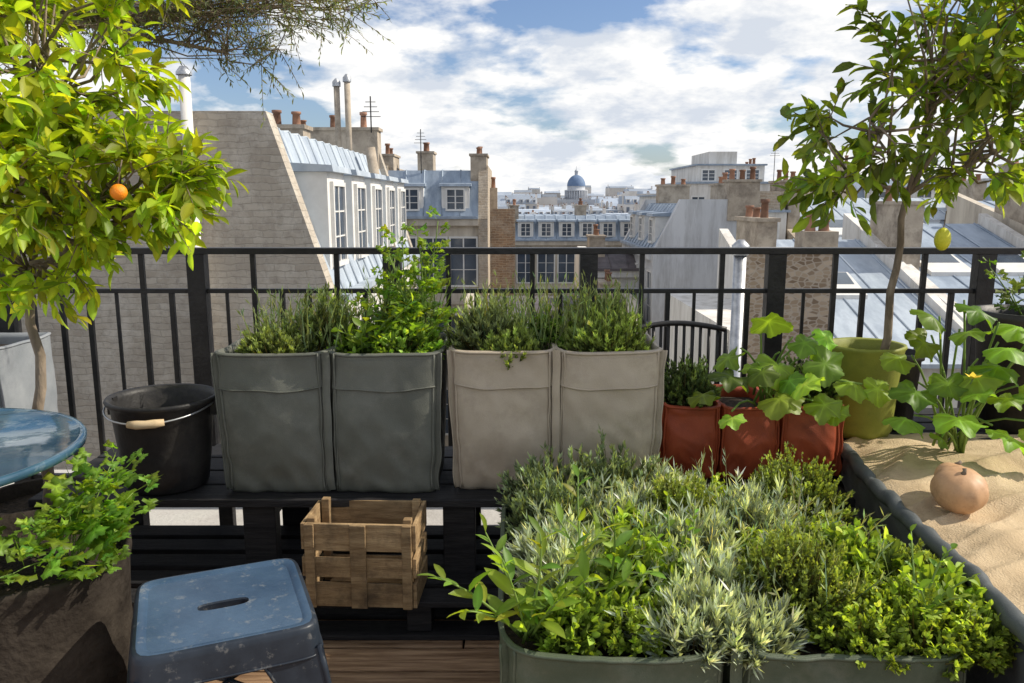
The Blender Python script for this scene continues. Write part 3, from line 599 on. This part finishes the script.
bed=[(.08,2.4,.13,.13,'r'),(.27,2.42,.14,.16,'r'),(.46,2.4,.12,.1,'s'),(.63,2.4,.11,.08,'b'),(.84,2.34,.17,.2,'t'),
(.1,2.2,.14,.15,'r'),(.29,2.22,.12,.1,'s'),(.47,2.19,.15,.17,'t'),(.67,2.2,.13,.1,'s'),(.9,2.13,.11,.06,'b'),
(.1,2.0,.12,.1,'s'),(.27,2.02,.13,.12,'o'),(.45,1.98,.12,.1,'s'),(.66,1.99,.13,.1,'b'),(.86,1.93,.14,.12,'o'),
(.1,1.82,.11,.1,'s'),(.27,1.83,.12,.12,'o'),(.43,1.8,.12,.08,'s'),(.65,1.78,.165,.2,'t'),(.85,1.77,.12,.09,'b'),(.98,1.88,.1,.1,'t'),
(.1,1.66,.09,.07,'o'),(.24,1.67,.1,.07,'b'),(.38,1.65,.1,.09,'s'),(.5,1.65,.09,.05,'s'),(.76,1.64,.11,.07,'b'),(.9,1.64,.12,.12,'b'),(.98,1.74,.1,.1,'o'),(.98,1.62,.09,.09,'b')]
for x,y,r,hh,t in bed:
    x=.035+x*.99; r*=1.0; hh*=random.uniform(.9,1.1)
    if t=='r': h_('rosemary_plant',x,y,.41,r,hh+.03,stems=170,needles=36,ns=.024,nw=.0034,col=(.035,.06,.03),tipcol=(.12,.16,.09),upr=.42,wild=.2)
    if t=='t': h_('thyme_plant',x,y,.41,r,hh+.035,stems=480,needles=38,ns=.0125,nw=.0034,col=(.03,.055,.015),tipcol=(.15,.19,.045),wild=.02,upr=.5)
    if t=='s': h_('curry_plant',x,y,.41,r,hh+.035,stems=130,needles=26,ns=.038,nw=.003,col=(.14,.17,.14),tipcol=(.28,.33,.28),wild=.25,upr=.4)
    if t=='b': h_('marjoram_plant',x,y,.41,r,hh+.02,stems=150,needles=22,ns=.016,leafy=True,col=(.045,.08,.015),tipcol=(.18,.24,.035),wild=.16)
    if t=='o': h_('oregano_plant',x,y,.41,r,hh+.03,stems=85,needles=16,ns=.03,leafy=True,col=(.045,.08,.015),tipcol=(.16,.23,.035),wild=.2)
wisps('tarragon_plant',.08,.93,1.68,2.4,.47,.08,.18,240,(.26,.32,.21),.005,.5)
leafy('verbena_plant',(.04,1.64,.43),[(-.16,1.6,.6),(-.1,1.55,.55),(-.02,1.56,.66),(.06,1.6,.7),(.1,1.54,.58),(-.06,1.7,.66),(.16,1.56,.62),(.2,1.66,.68)],T_LANCE,.085,9,(.18,.27,.035),width=1.4)
leafy('verbena_plant',(.2,1.75,.43),[(.1,1.7,.7),(.22,1.68,.72),(.3,1.72,.66),(.16,1.84,.74),(.3,1.62,.6)],T_LANCE,.065,9,(.17,.26,.035),width=1.4)
leafy('mint_plant',(.9,1.64,.43),[(.99,1.6,.6),(.94,1.55,.58),(.85,1.58,.6),(1.0,1.7,.62),(.93,1.75,.64)],T_WIDE,.038,10,(.15,.24,.03))
leafy('mint_plant',(.4,1.85,.45),[(.33,1.8,.62),(.42,1.78,.64),(.46,1.9,.64),(.4,1.95,.65)],T_WIDE,.032,9,(.15,.24,.03))
leafy('parsley_plant',(-1.14,1.93,.455),[(-1.14,1.82,.62),(-1.08,1.84,.65),(-1.02,1.88,.61),(-1.0,1.96,.6),(-1.05,2.05,.68),(-1.09,2.1,.71),(-.99,1.86,.55),(-1.08,1.98,.68),(-1.0,2.0,.64),(-1.1,1.76,.57),(-1.14,1.7,.56),(-1.04,1.8,.52),(-1.12,2.02,.68),(-1.05,1.92,.62),(-1.1,1.9,.6)],T_PARS,.058,4,(.14,.24,.028),compound=4,t0=.5,rad=.0025)
leafy('parsley_plant',(-1.35,1.88,.455),[(-1.5,1.85,.54),(-1.38,1.8,.54),(-1.28,1.78,.55),(-1.45,2.05,.56),(-1.3,1.7,.5),(-1.22,1.68,.5)],T_PARS,.045,4,(.1,.18,.02),compound=4,t0=.4,rad=.0025)
def squash(name,base,leaves,flowers=(),col=(.15,.24,.035)):
    f=Fol(); mb=MB('stems_and_flowers',['stem','petal']); base=Vector(base)
    for qi,(x,y,z,s,dx_,dy_) in enumerate(leaves):
        p=Vector((x,y,z)); b0=base+Vector(rng.normal(0,.04,3))*.6; mid=(b0+p)/2+Vector((0,0,.05)); mb.tube([b0,b0.lerp(mid,.5)+Vector((0,0,.02)),mid,mid.lerp(p,.5)+Vector((0,0,.01)),p],[.005,.0045,.004,.0038,.0035],'stem',6)
        d=Vector((dx_+rng.normal(0,.25),dy_+rng.normal(0,.2),-.3+rng.normal(0,.2))).normalized()
        f.add(T_SQ[qi%4],[p],[d],[(dx_*.2+rng.normal(0,.4),-.5+rng.normal(0,.35),1)],s,s*rng.uniform(.95,1.2),colvar(1,col,.25,.16))
    for (x,y,z) in flowers:
        p=Vector((x,y,z)); mb.tube([base,(base+p)/2+Vector((0,0,.03)),p],.003,'stem',5)
        for k in range(5):
            a=2*math.pi*k/5; o=Vector((math.cos(a),math.sin(a)-.3,.55)).normalized(); sd_=Vector((-math.sin(a),math.cos(a),0))
            mb.add([p,p+o*.015+sd_*.01,p+o*.03,p+o*.015-sd_*.01],[(0,1,2,3)],'petal')
    return f.build(name,M['leaf'],mb)
lv=[(.78,2.68,.82,.14,-.6,-.6),(.7,2.66,.76,.11,-1,-.3),(.86,2.62,.76,.14,.1,-1),(.93,2.72,.88,.15,-.2,-.7),(1.02,2.7,.87,.14,.6,-.4),(1.0,2.6,.75,.12,.4,-1),(.88,2.78,.94,.13,-.3,-.4),(1.12,2.68,.8,.13,1,-.5),(.8,2.74,.89,.12,-.8,-.2),(1.08,2.8,.93,.1,.8,.1),(1.2,2.66,.78,.11,.8,-.6),(.92,2.66,.82,.11,.0,-1),(1.06,2.62,.7,.09,.5,-1),(.74,2.6,.7,.09,-.5,-1),(.98,2.74,.93,.1,.3,-.5),(.83,2.64,.86,.1,-.2,-.8),(.96,2.63,.8,.12,.1,-.9),(.88,2.7,.84,.11,-.5,-.7)]
squash('squash_plant',(.92,2.82,.66),lv,[],(.17,.27,.035))
lv=[(1.36,2.6,.8,.15,-.5,-.8),(1.45,2.55,.72,.15,.2,-1),(1.55,2.6,.88,.15,.7,-.6),(1.62,2.62,1.0,.14,.8,-.2),(1.42,2.66,.95,.13,-.6,-.4),(1.52,2.66,1.07,.14,.1,-.5),(1.66,2.55,.8,.15,1,-.4),(1.33,2.55,.7,.12,-.8,-.8),(1.72,2.6,.92,.15,.8,-.4),(1.56,2.5,.68,.13,.3,-1),(1.66,2.48,.7,.13,.6,-.8),(1.42,2.62,1.02,.11,-.4,-.2),(1.75,2.55,1.04,.15,.8,0),(1.48,2.6,.98,.12,.0,-.8),(1.36,2.66,.88,.11,-.9,-.3),(1.6,2.58,.94,.13,.3,-.9),(1.5,2.5,.8,.09,-.2,-1),(1.58,2.54,.78,.1,.4,-1),(1.4,2.5,.64,.08,-.3,-1),(1.5,2.56,.86,.13,.1,-1),(1.43,2.58,.84,.12,-.4,-.8)]
squash('squash_plant',(1.55,2.72,.53),lv,[(1.47,2.48,.84)],(.16,.26,.03))
# ---------------------------------------------------------------- trees
tree('citrus_tree',(-1.56,2.54,.37),(-1.52,2.5,1.12),[((-1.3,2.3,1.8),(.3,.3,.28),4),((-1.06,2.25,1.44),(.19,.2,.12),1.8),((-1.3,2.3,1.42),(.3,.28,.18),2.8),((-1.42,2.35,1.22),(.2,.2,.1),1),((-1.62,2.35,1.75),(.35,.35,.35),3)],135,5,9,.066,T_LEAF,(.26,.34,.03),.02,fruit=[((-1.0,2.06,1.42),.021)],fm='orange')
tree('lemon_tree',(1.40,2.96,.8),(1.43,2.93,1.42),[((1.5,2.9,1.92),(.3,.3,.25),2.6),((1.24,2.85,1.68),(.2,.22,.16),1.5),((1.15,2.85,1.5),(.1,.14,.09),.6),((1.72,2.9,1.58),(.24,.25,.18),1.7),((1.76,2.9,2.02),(.28,.3,.22),1.8)],82,4,7,.075,T_LEAF,(.14,.2,.03),.016,fruit=[((1.46,2.72,1.27),.034)],fm='lemon',width=1.1)
tree('tamarisk_tree',(-2.5,3.25,.0),(-2.2,3.2,2.1),[((-1.75,3.1,2.12),(.35,.2,.1),2),((-1.25,3.05,2.08),(.35,.2,.1),3),((-.8,3.0,2.08),(.32,.2,.07),2.2),((-1.02,3.0,1.92),(.2,.15,.07),1),((-1.9,3.1,1.98),(.25,.2,.12),.8)],160,6,12,.024,T_LANCE,(.11,.13,.06),.03,spread=.17,droop=.3,trans='herb',thinlimb=.0035,width=.9)
# ---------------------------------------------------------------- city buildings
def window(b,xc,zc,w,h,y,shutter=False,T=None):
    b.box(xc-w/2,xc+w/2,y-.02,y+.05,zc-h/2,zc+h/2,'glass',T)
    t=.07
    b.box(xc-w/2-t,xc-w/2,y-.06,y+.05,zc-h/2-t,zc+h/2+t,'frame',T); b.box(xc+w/2,xc+w/2+t,y-.06,y+.05,zc-h/2-t,zc+h/2+t,'frame',T)
    b.box(xc-w/2,xc+w/2,y-.058,y+.05,zc+h/2,zc+h/2+t,'frame',T); b.box(xc-w/2,xc+w/2,y-.09,y+.05,zc-h/2-t,zc-h/2,'frame',T)
    b.box(xc-.025,xc+.025,y-.04,y-.021,zc-h/2,zc+h/2,'frame',T)
    for q in (1/3,2/3): b.box(xc-w/2,xc-.026,y-.035,y-.021,zc-h/2+h*q-.012,zc-h/2+h*q+.012,'frame',T); b.box(xc+.026,xc+w/2,y-.035,y-.021,zc-h/2+h*q-.012,zc-h/2+h*q+.012,'frame',T)
def pots(b,x0,x1,y,z,n,hh=.35,r=.09,m='terracotta'):
    for i in range(n):
        x=x0+(x1-x0)*(i+.5)/n; H=hh*random.uniform(.7,1.3); b.lathe([(r,0),(r*.85,H*.8),(r*1.05,H*.82),(r*1.05,H),(r*.7,H)],(x,y,z),m,10)
def stack(b,x0,x1,y0,y1,z0,z1,n,hh=.3,m='chimney',along='y'):
    b.box(x0,x1,y0,y1,z0,z1,m); b.box(x0-.05,x1+.05,y0-.05,y1+.05,z1,z1+.08,m)
    for i in range(n):
        t=(i+.5)/n; H=hh*random.uniform(.7,1.4); x=x0+(x1-x0)*t if along=='x' else (x0+x1)/2; y=y0+(y1-y0)*t if along=='y' else (y0+y1)/2
        b.lathe([(.09,0),(.075,H*.8),(.1,H*.82),(.1,H),(.06,H)],(x,y,z1+.08),'terracotta',10)
def mansard(name,Wd,D,zb,ze,zr,s,loc,rz,wall='plaster',party='wall_a',roof='zinc',ndorm=3,nwin=4,floors=2,stacks=((0,1.5,2.2,.9,4),),dh=None,party_over=.18,dw=.8,fl=2.9):
    b=MB(name,list(dict.fromkeys(['glass','frame','terracotta','chimney',wall,roof,party])))
    b.prismx([(0,zb),(0,ze),(D,ze),(D,zb)],0,Wd,wall)
    b.prismx([(-.12,ze+.002),(s,zr),(D-s,zr),(D+.12,ze+.002)],.001,Wd-.001,roof)
    b.box(0,Wd,-.22,0,ze-.25,ze-.002,wall); b.box(0,Wd,-.3,-.12,ze-.002,ze+.1,roof)
    k=party_over
    prof=[(0-.05,zb),(-.05-.1,ze),(s-.1,zr+k),(D-s+.1,zr+k),(D+.15,ze),(D+.05,zb)]
    b.prismx(prof,-.35,-.0,party); b.prismx(prof,Wd,Wd+.35,party)
    n=int(Wd/.6)
    for i in range(1,n):
        x=Wd*i/n; b.tube([(x,-.12,ze+.01),(x,s,zr+.01)],.025,roof,4); b.tube([(x,s,zr+.01),(x,D-s,zr+.01)],.025,roof,4)
    H=zr-ze; dh=dh or H*.62
    for i in range(ndorm):
        x=Wd*(i+.5)/ndorm; z0=ze+H*.13; yf=-.02+ s*.08
        b.box(x-dw/2-.14,x+dw/2+.14,yf,s*(.2+dh/H)+.2,z0,z0+dh,'frame'); window(b,x,z0+dh*.5,dw*.8,dh*.74,yf)
        b.prismx([(yf-.12,z0+dh+.003),(yf-.1,z0+dh+.1),(s+.15,z0+dh+.16),(s+.15,z0+dh+.003)],x-dw/2-.22,x+dw/2+.22,roof)
    for f_ in range(floors):
        for i in range(nwin):
            x=Wd*(i+.5)/nwin; window(b,x,ze-.6-1.0-f_*fl,.95,1.75,0)
        b.box(.002,Wd-.002,-.1,-.001,ze-.3-(f_+1)*fl,ze-.15-(f_+1)*fl,wall)
    for (xx,y0,y1,hh,np_) in stacks: stack(b,xx-.3 if xx>0 else -.33,xx+.3 if xx>0 else .2,y0,y1,zr-.5,zr+k+hh,np_)
    return b.build(loc=loc,rz=rz)
mansard('left_mansard_building',9.7,9,-22,-.15,2.5,.85,(-2.84,12.35,0),srad(90),wall='white',party='wall_a',roof='zinclight',ndorm=5,nwin=6,floors=4,stacks=((4.6,1.4,2.2,.15,2),(9.8,.75,3.2,.55,3)),dw=1.0)
b=MB('vent_pipe',['white','steel']); b.tube([(-4.66,11.8,-12),(-4.66,11.8,3.15)],.08,'white',12); b.lathe([(.11,0),(.11,.04),(.05,.12),(.001,.12)],(-4.66,11.8,3.15),'steel',14); b.build()
b=MB('chimney_flue',['steel','chimney'])
for x,z in ((-4.15,4.05),(-3.9,4.15)): b.tube([(x,19.6,2.2),(x,19.6,z)],.07,'chimney',10); b.lathe([(.1,0),(.1,.1),(.03,.18)],(x,19.6,z),'steel',12)
b.tube([(-3.3,19,2.6),(-3.1,19,1.2),(-2.85,19,.2)],.12,'chimney',10); b.build()
mansard('blue_roof_building',3.4,7,-22,.72,2.5,.55,(-4.65,30,0),0,wall='plaster',party='wall_brick2',roof='zinc',ndorm=2,nwin=3,floors=5,stacks=((0,.6,2.2,.35,2),(1.3,1.5,2.6,.5,2),(3.4,.4,2.4,.35,3)),dw=.75,dh=.95)
b=MB('stone_party_wall',['wall_brick','chimney','terracotta']); b.box(-1.15,.12,33,33.5,-22,1.05,'wall_brick'); b.box(-1.15,-.6,33.02,33.48,1.05,1.9,'chimney'); pots(b,-1.1,-.65,33.25,1.9,2); b.build()
mansard('low_dark_roof_house',5,5,-22,-3.1,-2.0,1.4,(-1.2,25,0),0,wall='white',party='plaster',roof='slate',ndorm=2,nwin=4,floors=4,stacks=((4.4,1,2,.5,2),),dw=.7,dh=.7)
mansard('white_courtyard_building',2.6,5,-22,-1.2,-.7,1.2,(3.1,30,0),0,wall='white',party='white',roof='slate',ndorm=0,nwin=3,floors=5,stacks=((.2,1,2,.5,2),),fl=2.6)
mansard('central_mansard_building',8.6,9,-22,-1.0,.45,.9,(.2,48,0),0,wall='plaster',party='plaster',roof='zinc',ndorm=7,nwin=7,floors=5,stacks=((0,.6,3,.4,4),(4.2,3,5,.4,3),(8.6,.5,3,.5,4)),dw=.65,dh=.95)
mansard('gable_building',6.6,3.6,-22,-.3,1.25,.8,(4.75,33,0),srad(-90),wall='pale',party='pale',roof='zinc',ndorm=3,nwin=4,floors=4,stacks=((6.7,2.2,3.2,.55,3),(1,1,2.2,.5,3)))
b=MB('white_apartment_building',['white','glass','frame','zinc','chimney','terracotta'])
b.box(8.6,13.4,40,48,-22,2.2,'white'); b.box(9.2,12.6,40.6,47,2.2,3.1,'white'); b.box(9.9,11.3,41,45,3.1,3.8,'white'); b.box(8.5,13.5,39.9,48.1,2.2,2.3,'zinc'); b.box(9.1,12.7,40.5,47.1,3.1,3.18,'zinc')
b.box(7.4,8.6,41,47,-22,1.6,'white'); b.box(7.3,8.58,40.9,47.1,1.6,1.68,'zinc')
for i in range(4):
    window(b,9.2+i*1.15,1.0,.6,1.1,40)
    window(b,9.2+i*1.15,-1.6,.6,1.3,40)
for x in (9.8,10.9,12.0): window(b,x,2.62,.6,.5,40.6)
stack(b,12.9,13.4,44,46,2.3,3.2,3); b.build()
b=MB('stone_terrace_wall',['wall_brick2','white','glass','frame','chimney','terracotta','zinc'])
b.box(7.0,9.2,27,30,-22,1.0,'white'); b.box(6.9,9.3,26.9,30.1,1.0,1.08,'zinc'); b.box(8.0,9.2,27.2,29.5,1.08,1.7,'wall_brick2'); window(b,7.6,.1,.6,1.0,27); window(b,8.6,.1,.6,1.0,27); stack(b,7.1,7.7,28,29,1.08,1.9,2); b.build()
b=MB('rubble_stone_house',['rubble','white','chimney','terracotta'])
b.box(3.75,5.3,13,13.5,-22,.55,'rubble'); b.box(3.72,5.33,12.97,13.53,.55,.62,'white'); b.box(4.75,5.3,13.02,13.48,.62,.9,'chimney'); pots(b,4.8,5.25,13.25,.9,2,.22)
b.box(3.9,5.3,13.5,20,-22,-.9,'white'); b.build()
def shed(name,x0,x1,y0,y1,z0,z1,roof='zinclight',wall='white',sky=2,n=None,ch=(5,4)):
    b=MB(name,list(dict.fromkeys([roof,wall,'glass','frame','chimney','terracotta'])))
    b.prismx([(y0,-22),(y0,z0),(y1,z1),(y1,-22)],x0,x1,wall)
    b.prismx([(y0-.3,z0-.02),(y0-.3,z0+.06),(y1+.1,z1+.08),(y1+.1,z1+.002),(y0,z0+.003)],x0-.1,x1+.1,roof)
    n=n or int((x1-x0)/.7)
    for i in range(n+1):
        x=x0+(x1-x0)*i/n; b.tube([(x,y0-.3,z0+.07),(x,y1+.1,z1+.09)],.022,roof,4)
    for i in range(sky):
        x=x0+(x1-x0)*(i+.5)/sky; t0,t1=.42,.62; ya,yb=y0+(y1-y0)*t0,y0+(y1-y0)*t1; za,zb_=z0+(z1-z0)*t0+.1,z0+(z1-z0)*t1+.1
        b.add([(x-.5,ya,za),(x+.5,ya,za),(x+.5,yb,zb_),(x-.5,yb,zb_),(x-.5,ya,za+.1),(x+.5,ya,za+.1),(x+.5,yb,zb_+.1),(x-.5,yb,zb_+.1)],[(3,2,1,0),(4,5,6,7),(0,1,5,4),(1,2,6,5),(2,3,7,6),(3,0,4,7)],'frame')
        b.add([(x-.42,ya+.1,za+.104),(x+.42,ya+.1,za+.104),(x+.42,yb-.1,zb_+.104),(x-.42,yb-.1,zb_+.104)],[(0,1,2,3)],'glass')
    for i in range(int((x1-x0)/1.7)): window(b,x0+.9+i*1.7,z0-1.1,.8,1.3,y0)
    for sx in (x0-.32,x1+.1):
        b.prismx([(y0-.2,-22),(y0-.2,z0+.25),(y1+.1,z1+.35),(y1+.1,-22)],sx,sx+.22,wall)
    if ch[0]: stack(b,x0-.3,x0+.1,y0+(y1-y0)*.45,y0+(y1-y0)*.75,z0,z1+.6,ch[0])
    if ch[1]: stack(b,x1-.4,x1,y0+(y1-y0)*.6,y1-1,z0,z1+.6,ch[1])
    return b.build()
shed('zinc_roof_building',5.5,8.6,14.5,20,-1.6,.35,wall='white',sky=1,ch=(3,0))
shed('zinc_roof_building',9.2,12.4,15.5,21.5,-1.2,.7,'zinc',wall='white',sky=2,ch=(2,0))
shed('zinc_roof_building',9.6,16.5,24,31,-.9,1.4,wall='wall_brick2',sky=2,ch=(3,4))
shed('zinc_roof_building',13.3,20,15,24,-.8,1.3,'zinc','plaster',sky=2,ch=(4,4))
mansard('far_right_building',9,8,-22,.6,2.4,.8,(17,40,0),0,wall='white',party='plaster',roof='zinc',ndorm=4,nwin=6,floors=4,stacks=((0,1,3,.6,3),(9,1,3,.6,3)))
b=MB('metal_flue',['steel']); b.tube([(3.6,12.6,-6),(3.6,12.6,.55)],.1,'steel',14); b.lathe([(.13,0),(.13,.03),(.14,.05),(.14,.15),(.05,.24),(.001,.24)],(3.6,12.6,.55),'steel',14); b.build()
b=MB('rooftop_antenna',['iron'])
for x,y,z,hh in ((-3.4,30.5,2.4,1.6),(13.2,41,2.2,1.9),(-3.6,21,3.1,.9),(15.5,30,1.6,1.6)):
    b.tube([(x,y,z),(x,y,z+hh)],.018,'iron',5)
    for k in range(4): b.tube([(x-.25+.04*k,y,z+hh-.5+.12*k),(x+.25-.04*k,y,z+hh-.5+.12*k)],.009,'iron',4)
b.build()
b=MB('domed_monument',['pantheon','pdome'])
px,py=47.5,600
b.box(px-16,px+16,py-10,py+20,-22,2,'pantheon')
b.lathe([(7.6,0),(7.6,6.0),(8.6,6.2),(8.6,6.8),(6.6,7.0),(6.6,9.6),(6.9,9.7)],(px,py,2),'pantheon',40)
for k in range(28):
    a=2*math.pi*k/28; b.tube([(px+8.2*math.cos(a),py+8.2*math.sin(a),2.2),(px+8.2*math.cos(a),py+8.2*math.sin(a),8.1)],.4,'pantheon',6)
b.lathe([(6.8*math.cos(t),8.2*math.sin(t)) for t in [math.pi/2*i/14*.9 for i in range(15)]],(px,py,11.6),'pdome',40)
b.lathe([(1.3,0),(1.3,2.6),(1.6,2.7),(1.0,3.6),(.25,4.4),(.15,6.5),(.001,6.6)],(px,py,19.5),'pantheon',16)
b.build()
b=MB('distant_city',['far','farroof','farwin','terracotta'])
rr=random.Random(11)
def cb_(x,y,w,d,ze,zr,win):
    s=min(2.2,(zr-ze)*.6)
    b.prismx([(y,-22),(y,ze),(y+d,ze),(y+d,-22)],x,x+w,'far'); b.prismx([(y-.15,ze+.01),(y+s,zr),(y+d-s,zr),(y+d+.15,ze+.01)],x+.3,x+w-.3,'farroof')
    for sx in (x,x+w-.8):
        if rr.random()<.8:
            hh=rr.uniform(.6,2); yy=y+rr.uniform(.5,d*.5); b.box(sx,sx+.8,yy,yy+rr.uniform(1.5,4),ze,zr+hh,'far')
            for q in range(3): b.box(sx+.1,sx+.5,yy+.2+q*.5,yy+.5+q*.5,zr+hh,zr+hh+.4,'terracotta')
    if win:
        n=int(w/2.3)
        for i in range(n):
            xc=x+w*(i+.5)/n
            for f_ in range(4): b.box(xc-.5,xc+.5,y-.06,y+.1,ze-2.6-f_*3,ze-.9-f_*3,'farwin')
            if zr-ze>1.8: b.box(xc-.6,xc+.6,y-.05,y+1.4,ze+.35,ze+1.7,'far'); b.box(xc-.42,xc+.42,y-.1,y+.1,ze+.5,ze+1.5,'farwin')
y=62
while y<1100:
    step=13+y*.05
    x=-y*.85-10
    while x<y*.85+10:
        w=rr.uniform(7,15)*(1+y/1100)
        base=-3.2+ (y-62)*.006
        if y>250: base=-1.5
        zr=base+rr.uniform(-2.2,1.8)+ (rr.uniform(0,.016*y) if rr.random()<.3 else 0)+(y*.006 if y>250 else 0)
        if abs(x+w/2-px*y/600)<12+.01*y and y<600: zr=min(zr,base-.5)
        if rr.random()<.93: cb_(x,y+rr.uniform(-3,3),w,step*.7,zr-rr.uniform(1.6,2.8),zr,y<330)
        x+=w+rr.choice([0,0,0,.5,4])
    y+=step
b.build()
def hf(i): return 24+22*noise.noise(Vector((i*.11,3,0)))+8*noise.noise(Vector((i*.6,3,0)))
b=MB('distant_hills',['ground'])
b.grid(lambda u,v:Vector((-4500+9000*u,3200+900*v,-22+(hf(u*80)+16)*math.sin(v*math.pi/2)**.6)),80,6,'ground'); b.build()
print('verts',sum(len(o.data.vertices) for o in bpy.data.objects if o.type=='MESH'))
